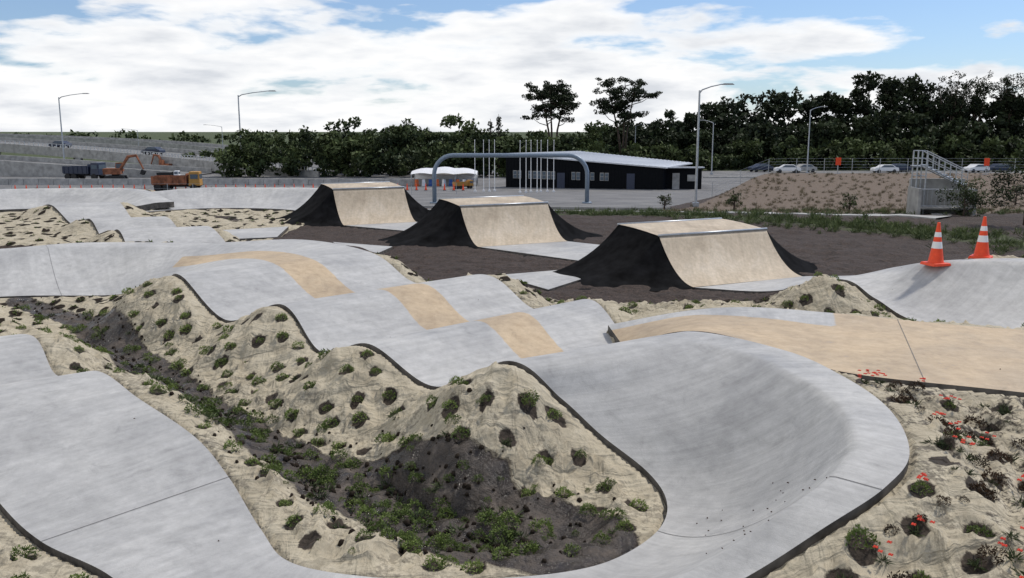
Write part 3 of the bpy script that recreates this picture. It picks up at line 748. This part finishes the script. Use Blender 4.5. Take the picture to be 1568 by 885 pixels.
def truck(x,y,z,rz,cab,tray,s=1.):
    root=empty('dump_truck',(x,y,z),rz); root.scale=(s,s,s); m=MB()
    m.box((0,0,.75),(6.2,1.0,.25),1); m.box((2.4,0,1.75),(1.5,2.2,1.9),0,0,.88); m.build('cab_and_chassis',[cab,M_dark],False,root,bevel=.06)
    t=MB(); t.box((-.9,0,1.0),(4.4,2.1,.15),0)
    t.box((-.9,-1.1,1.6),(4.6,.1,1.1),0); t.box((-.9,1.1,1.6),(4.6,.1,1.1),0); t.box((1.35,0,1.75),(.1,2.2,1.4),0); t.box((-3.15,0,1.55),(.1,2.2,1.0),0)
    for k in range(6): t.box((-2.9+k*.8,-1.18,1.6),(.1,.08,1.1),0)
    t.build('tray',[tray],False,root)
    g=MB(); g.box((2.4,-1.075,2.05),(1.0,.03,.6),0); g.box((3.12,0,2.05),(.03,1.8,.65),0); g.build('windows',[M_glass],False,root)
    w=MB()
    for px in (2.3,-1.3,-2.4):
        for sy in (-1,1): w.tube([(px,sy*.8,.5),(px,sy*1.15,.5)],.5,14)
    w.build('wheels',[M_dark],False,root)
M_rust=simple('dusty_orange_paint',(.26,.10,.05),.8,0,.5,1.5)
truck(-40.5,108,-3.2,.15,M_yellow,M_rust,.88); truck(-64,134,-3.2,-.2,M_darkb,M_darkb,.95); truck(-51.5,134,-3.2,.1,M_white,M_dark,.5)
truck(-6.2,113,-3.2,.5,M_yellow,M_yellow,.4)
def excavator(x,y,z,rz,s):
    root=empty('excavator',(x,y,z),rz); root.scale=(s,s,s); m=MB()
    for q in (-1,1): m.box((0,q*1.1,.45),(3.6,.5,.8),1,0,.8)
    m.box((0,0,.95),(1.2,1.2,.3),1); m.box((-.5,0,1.6),(2.8,2.3,1.0),0); m.box((.5,.65,2.3),(1.3,.9,1.5),0,0,.85); m.box((.5,.19,2.45),(.9,.04,.8),2); m.box((1.12,.65,2.4),(.05,.7,.8),2)
    m.tube([(.7,-.2,1.8),(2.2,-.2,4.1),(3.6,-.2,4.3)],[.28,.3,.2],6,0); m.tube([(3.5,-.2,4.4),(4.6,-.2,1.9)],[.2,.15],6,0)
    m.add([(4.3,-.7,1.9),(5.0,-.7,1.6),(4.6,-.7,.9),(4.0,-.7,1.1),(4.3,.3,1.9),(5.0,.3,1.6),(4.6,.3,.9),(4.0,.3,1.1)],[(0,1,2,3),(7,6,5,4),(0,4,5,1),(2,6,7,3),(3,7,4,0)],1)
    m.build('body_boom_and_bucket',[M_rust,M_dark,M_glass],False,root)
excavator(-58.5,132,-3.2,.2,.85); excavator(-62,160,-3.2,2.8,.7)

def road(name,pts,w,para=.8,skirt=True,fill=False):
    root=empty(name); R=catmull(pts,12); d=np.gradient(R[:,:2],axis=0); d/=np.linalg.norm(d,axis=1)[:,None]; nrm=np.stack([-d[:,1],d[:,0]],-1)
    A=R.copy();B=R.copy(); A[:,:2]-=nrm*w/2; B[:,:2]+=nrm*w/2; n=len(R); i=np.arange(n-1)
    V=np.concatenate([A,B]); np_mesh('deck',V,np.stack([i,i+1,i+1+n,i+n],-1),[M_asph],None,True).parent=root
    m=MB()
    for E_,s in ((A,-1),(B,1)):
        for k in range(n-1):
            a,b=E_[k],E_[k+1]; o=nrm[k]*s*.3; dn=.9 if not fill else 4.5
            vs=[(a[0],a[1],a[2]-dn),(b[0],b[1],b[2]-dn),(b[0],b[1],b[2]+para),(a[0],a[1],a[2]+para),(a[0]+o[0],a[1]+o[1],a[2]-dn),(b[0]+o[0],b[1]+o[1],b[2]-dn),(b[0]+o[0],b[1]+o[1],b[2]+para),(a[0]+o[0],a[1]+o[1],a[2]+para)]
            m.add(vs,[(0,1,2,3),(7,6,5,4),(3,2,6,7),(0,4,5,1)])
        if skirt and not fill:
            for k in range(0,n,6):
                a=E_[k]; m.box((a[0],a[1],(a[2]-.9-4)/2),(1.,1.,max(.2,a[2]-.9+4)),0)
    m.build('parapets_and_piers',[M_grey],False,root)
    q=MB()
    for off in (-w/6,w/6):
        for k in range(0,n-1,1):
            a=R[k];b=R[k]+(R[k+1]-R[k])*.5; o=nrm[k]*off; u=nrm[k]*.08
            q.add([(a[0]+o[0]-u[0],a[1]+o[1]-u[1],a[2]+.01),(b[0]+o[0]-u[0],b[1]+o[1]-u[1],b[2]+.01),(b[0]+o[0]+u[0],b[1]+o[1]+u[1],b[2]+.01),(a[0]+o[0]+u[0],a[1]+o[1]+u[1],a[2]+.01)],[(0,1,2,3)])
    q.build('lane_markings',[M_white],False,root)
    return A
road('motorway_ramp',[(-230,262,3.8),(-150,250,2.6),(-100,240,.9),(-70,230,-1.),(-50,222,-2.4)],12)
rA=road('motorway_ramp',[(-170,205,3.1),(-120,192,1.9),(-78,178,-.1),(-50,166,-1.8),(-25,150,-3.1)],20)
road('motorway_ramp',[(-150,160,.9),(-100,154,-.6),(-72,149,-2.0),(-52,146,-3.05)],12,.8,True,True)
for x,y,z in ((-118,191,2.0),(-92,183,.6),(-70,175,-.5)): vehicle_van('motorway_car',x,y,z,M_white if x<-100 else M_darkb,rz=-.3)
m=MB()
for k in range(0,len(rA)-1):
    for q in range(3):
        p=rA[k]+(rA[k+1]-rA[k])*q/3; m.box((p[0],p[1],p[2]+1.1),(.12,.12,.6))
    a,b=rA[k],rA[k+1]; m.tube([(a[0],a[1],a[2]+1.4),(b[0],b[1],b[2]+1.4)],.06,4,0,False)
m.build('ramp_railing',[M_galv])
m=MB()
for k in range(42):
    x=-92+k*2.05; y=121-.05*(k-20); m.box((x,y,gz(x,y)+.42),(2.0,.5,.85),0,-.03,.4,1.)
m.build('concrete_barrier',[M_grey])
m=MB()
for k in range(46):
    t=k/45; x=-58+52*t; y=104+6*math.sin(t*2); z=gz(x,y)
    m.box((x,y,z+.03),(.36,.36,.06),1); m.tube([(x,y,z+.05),(x,y,z+.85)],[.15,.03],6,0)
m.build('roadwork_cones',[M_orange,M_dark])
def strip(name,P,w,z,mat,h_=.12):
    R=catmull([(p[0],p[1],0) for p in P],12); d=np.gradient(R[:,:2],axis=0); d/=np.linalg.norm(d,axis=1)[:,None]; nr=np.stack([-d[:,1],d[:,0]],-1)
    m=MB(); n=len(R)
    for k in range(n-1):
        q=[R[k,:2]-nr[k]*w/2,R[k+1,:2]-nr[k+1]*w/2,R[k+1,:2]+nr[k+1]*w/2,R[k,:2]+nr[k]*w/2]
        zs=[gz(*p)+z for p in q]; vs=[(q[i][0],q[i][1],zs[i]) for i in range(4)]+[(q[i][0],q[i][1],zs[i]-h_) for i in range(4)]
        m.add(vs,[(0,1,2,3),(0,4,5,1),(2,6,7,3)])
    m.build(name,[mat])
strip('footpath',[(-20,60),(-8,58),(2,54),(9,50),(15,46.5),(20,41)],1.8,.06,M_grey)
strip('kerb',[(-20,63),(-6,62),(4,59),(10,56)],.3,.16,M_grey,.3)
strip('car_park_kerb',[(30,140),(60,138),(95,136)],.5,.16,M_grey,.3)

def wire_fence(name,P,h_,step,mat,rails):
    m=MB(); R=np.array(P,float)
    for a,b in zip(R[:-1],R[1:]):
        Lh=np.linalg.norm(b-a); n=max(1,int(Lh/step))
        for k in range(n+1):
            p=a+(b-a)*k/n; z=gz(*p); m.tube([(p[0],p[1],z),(p[0],p[1],z+h_)],.028,5)
            if k<n:
                q=a+(b-a)*(k+1)/n; z2=gz(*q)
                for r in rails: m.tube([(p[0],p[1],z+h_*r),(q[0],q[1],z2+h_*r)],.010,4,0,False)
    m.build(name,[mat])
wire_fence('wire_fence',[(19,84.5),(40,84.5),(70,84.5)],1.4,2.4,M_galv,(.2,.4,.6,.8,1.))
wire_fence('black_fence',[(21.6,36),(23.5,33),(26,29)],1.15,.9,M_dark,(.15,.95))
wire_fence('roadside_fence',[(-60,88),(-20,92),(-6,96)],1.2,2.4,M_galv,(.3,.6,1.))
for x,y in ((30.6,84),(44,83)):
    z=gz(x,y); root=empty('roadworks_sign',(x,y,z)); m=MB(); m.tube([(0,0,0),(0,0,1.3)],.04,6); m.tube([(-.3,0,0),(.3,0,.02)],.03,5); m.build('post',[M_galv],False,root); m=MB(); m.box((0,-.05,1.15),(.5,.03,.7)); m.build('panel',[M_orange],False,root,bevel=.01)
root=empty('steel_stair_tower',(20.5,45.5,-.85),-.12); root.scale=(.80,.80,.84)
m=MB(); m.box((1.75,1.0,1.45),(3.4,.2,2.9)); m.box((.1,0,1.2),(.2,2.2,2.4)); m.box((3.4,0,1.2),(.2,2.2,2.4)); m.box((1.5,-1.0,.45),(1.2,.2,.9)); m.box((1.75,0,1.2),(3.1,1.8,.12)); m.build('concrete_walls',[M_grey],False,root,bevel=.02)
m=MB()
for k in range(9): m.box((.65+k*.3,.3,3.75-k*.14),(.28,.9,.04))
for s in (-.15,.78):
    m.tube([(.6,s,3.65),(3.2,s,2.45)],.05,6); m.tube([(.6,s,4.6),(3.2,s,3.4)],.03,6); m.tube([(.6,s,4.2),(3.2,s,3.0)],.02,6)
    for k in range(8): x=.65+k*.36; z=3.62-k*.168; m.tube([(x,s,z),(x,s,z+.97)],.022,6)
for x in (.1,.65):
    for s in (-.15,.78): m.tube([(x,s,0.3),(x,s,4.6)],.045,6)
for z in (3.1,3.7,4.15,4.6): m.tube([(.1,-.15,z),(.65,-.15,z),(.65,.78,z),(.1,.78,z),(.1,-.15,z)],.022,6)
m.box((.35,.3,3.68),(.8,1.0,.05))
for k in range(14): m.tube([(.05+k*.26,-1.02,1.35),(.05+k*.26,-1.02,2.35)],.014,5)
m.tube([(.0,-1.02,2.35),(3.5,-1.02,2.35)],.03,6); m.tube([(.0,-1.02,1.35),(3.5,-1.02,1.35)],.025,6)
m.build('stairs_and_railings',[M_galv],False,root)

def tcone(x,y,z):
    root=empty('traffic_cone',(x,y,z),random.random())
    m=MB(); m.box((0,0,.03),(.44,.44,.06),0,0,.92); m.build('base',[M_orange],False,root,bevel=.012)
    m=MB()
    prof=[(.05,.165,0),(.1,.15,0),(.36,.108,0),(.36,.110,1),(.50,.088,1),(.50,.086,0),(.60,.071,0),(.60,.073,1),(.70,.057,1),(.70,.055,0),(.90,.028,0),(.905,.02,0)]
    for a,b in zip(prof[:-1],prof[1:]): m.tube([(0,0,a[0]),(0,0,b[0]+1e-4)],[a[1],b[1]],20,b[2] if a[2]==b[2] else 0,False)
    m.build('cone_body',[M_orange,M_reflect],True,root)
def tz2(x,y):
    co,i,d=kd.find((x,y,0)); return samp[i][2] if d<.12 else gz(x,y)
tcone(8.93,18.5,tz2(8.93,18.5)); tcone(10.12,18.95,tz2(10.12,18.95))

m=MB()
for _ in range(60):
    x=random.uniform(1.7,3.0); y=random.uniform(7,8.6)
    if random.random()<.5: x=random.uniform(-8,9); y=random.uniform(7,20)
    co,i,d=kd.find((x,y,0))
    if d>.06: continue
    m.box((x,y,samp[i][2]+.006),(random.uniform(.006,.022),random.uniform(.006,.018),.008),0,random.random()*3,.6)
m.build('leaf_litter',[M_bark])
cl=MB()
for _ in range(700):
    k=random.random()**.8*.999*(len(MUD)-1); a=MUD[int(k)]; b=MUD[min(int(k)+1,len(MUD)-1)]; t=k-int(k); p=a+(b-a)*t
    x=p[0]+random.gauss(0,p[2]*.7); y=p[1]+random.gauss(0,p[2]*.7)
    if gi(DT,np.array([x]),np.array([y]))[0]<.2: continue
    s=random.uniform(.02,.065); cl.box((x,y,gz(x,y)+s*.2),(s,s*random.uniform(.6,1.3),s*.8),0,random.random()*3,.55)
cl.build('mud_clods',[M_soilhole],True)

# ---------------------------------------------------------------- light, sky, camera
SUN_EL=math.radians(50); SUN_AZ=math.radians(58)
w=bpy.data.worlds.new('World'); S.world=w; w.use_nodes=True; nt=w.node_tree; nt.nodes.clear()
o=nt.nodes.new('ShaderNodeOutputWorld'); bg=nt.nodes.new('ShaderNodeBackground'); L(nt,bg.outputs[0],o.inputs[0]); bg.inputs[1].default_value=.1
sky=N(nt,'ShaderNodeTexSky',sky_type='NISHITA'); sky.sun_disc=False; sky.sun_elevation=SUN_EL; sky.sun_rotation=SUN_AZ; sky.air_density=1.; sky.dust_density=.4; sky.ozone_density=3.
tc=N(nt,'ShaderNodeTexCoord'); sx=N(nt,'ShaderNodeSeparateXYZ'); L(nt,tc.outputs['Generated'],sx.inputs[0])
zc=math_(nt,'ADD',math_(nt,'MAXIMUM',sx.outputs[2],0.),.26)
cx=N(nt,'ShaderNodeCombineXYZ'); L(nt,math_(nt,'DIVIDE',sx.outputs[0],zc),cx.inputs[0]); L(nt,math_(nt,'DIVIDE',sx.outputs[1],zc),cx.inputs[1])
L(nt,math_(nt,'MULTIPLY',sx.outputs[2],8.),cx.inputs[2])
n1=noise(nt,1.6,8,.52,cx.outputs[0],.1); n2=noise(nt,3.2,5,.55,cx.outputs[0])
bias=math_(nt,'MULTIPLY',sx.outputs[0],-.17)
d=math_(nt,'ADD',n1,bias)
hz=ramp(nt,sx.outputs[2],[(.0,.17),(.08,.07),(.16,.0)])
d=math_(nt,'ADD',d,hz)
cf=ramp(nt,d,[(.495,0.),(.545,.85),(.59,1.)])
shade_=math_(nt,'ADD',math_(nt,'MULTIPLY',n2,.75),math_(nt,'MULTIPLY',math_(nt,'SUBTRACT',d,hz),.25))
cc=ramp(nt,shade_,[(.46,(10.2,10.2,10.2)),(.56,(9.0,9.15,9.4)),(.68,(7.0,7.3,7.8))])
blue=mix(nt,1.,sky.outputs[0],(.80,.95,1.18),'MULTIPLY')
blue=mix(nt,.12,blue,(7.5,8.0,8.6))
col=mix(nt,cf,blue,cc); L(nt,col,bg.inputs[0])
sl=bpy.data.lights.new('sun','SUN'); sl.energy=3.0; sl.angle=math.radians(4); sl.color=(1,.94,.85); so=bpy.data.objects.new('sun',sl); link(so)
dirv=Vector((math.sin(SUN_AZ)*math.cos(SUN_EL),math.cos(SUN_AZ)*math.cos(SUN_EL),math.sin(SUN_EL)))
so.rotation_euler=dirv.to_track_quat('Z','Y').to_euler()
cam=bpy.data.cameras.new('camera'); co=bpy.data.objects.new('camera',cam); link(co); co.location=(0,0,4); co.rotation_euler=(math.radians(90-10.1),0,0)
cam.sensor_width=36; cam.lens=36*1358/1568; cam.clip_end=8000; cam.clip_start=.05; S.camera=co
S.view_settings.view_transform='Standard'; S.view_settings.look='None'; S.view_settings.exposure=0; S.view_settings.gamma=1
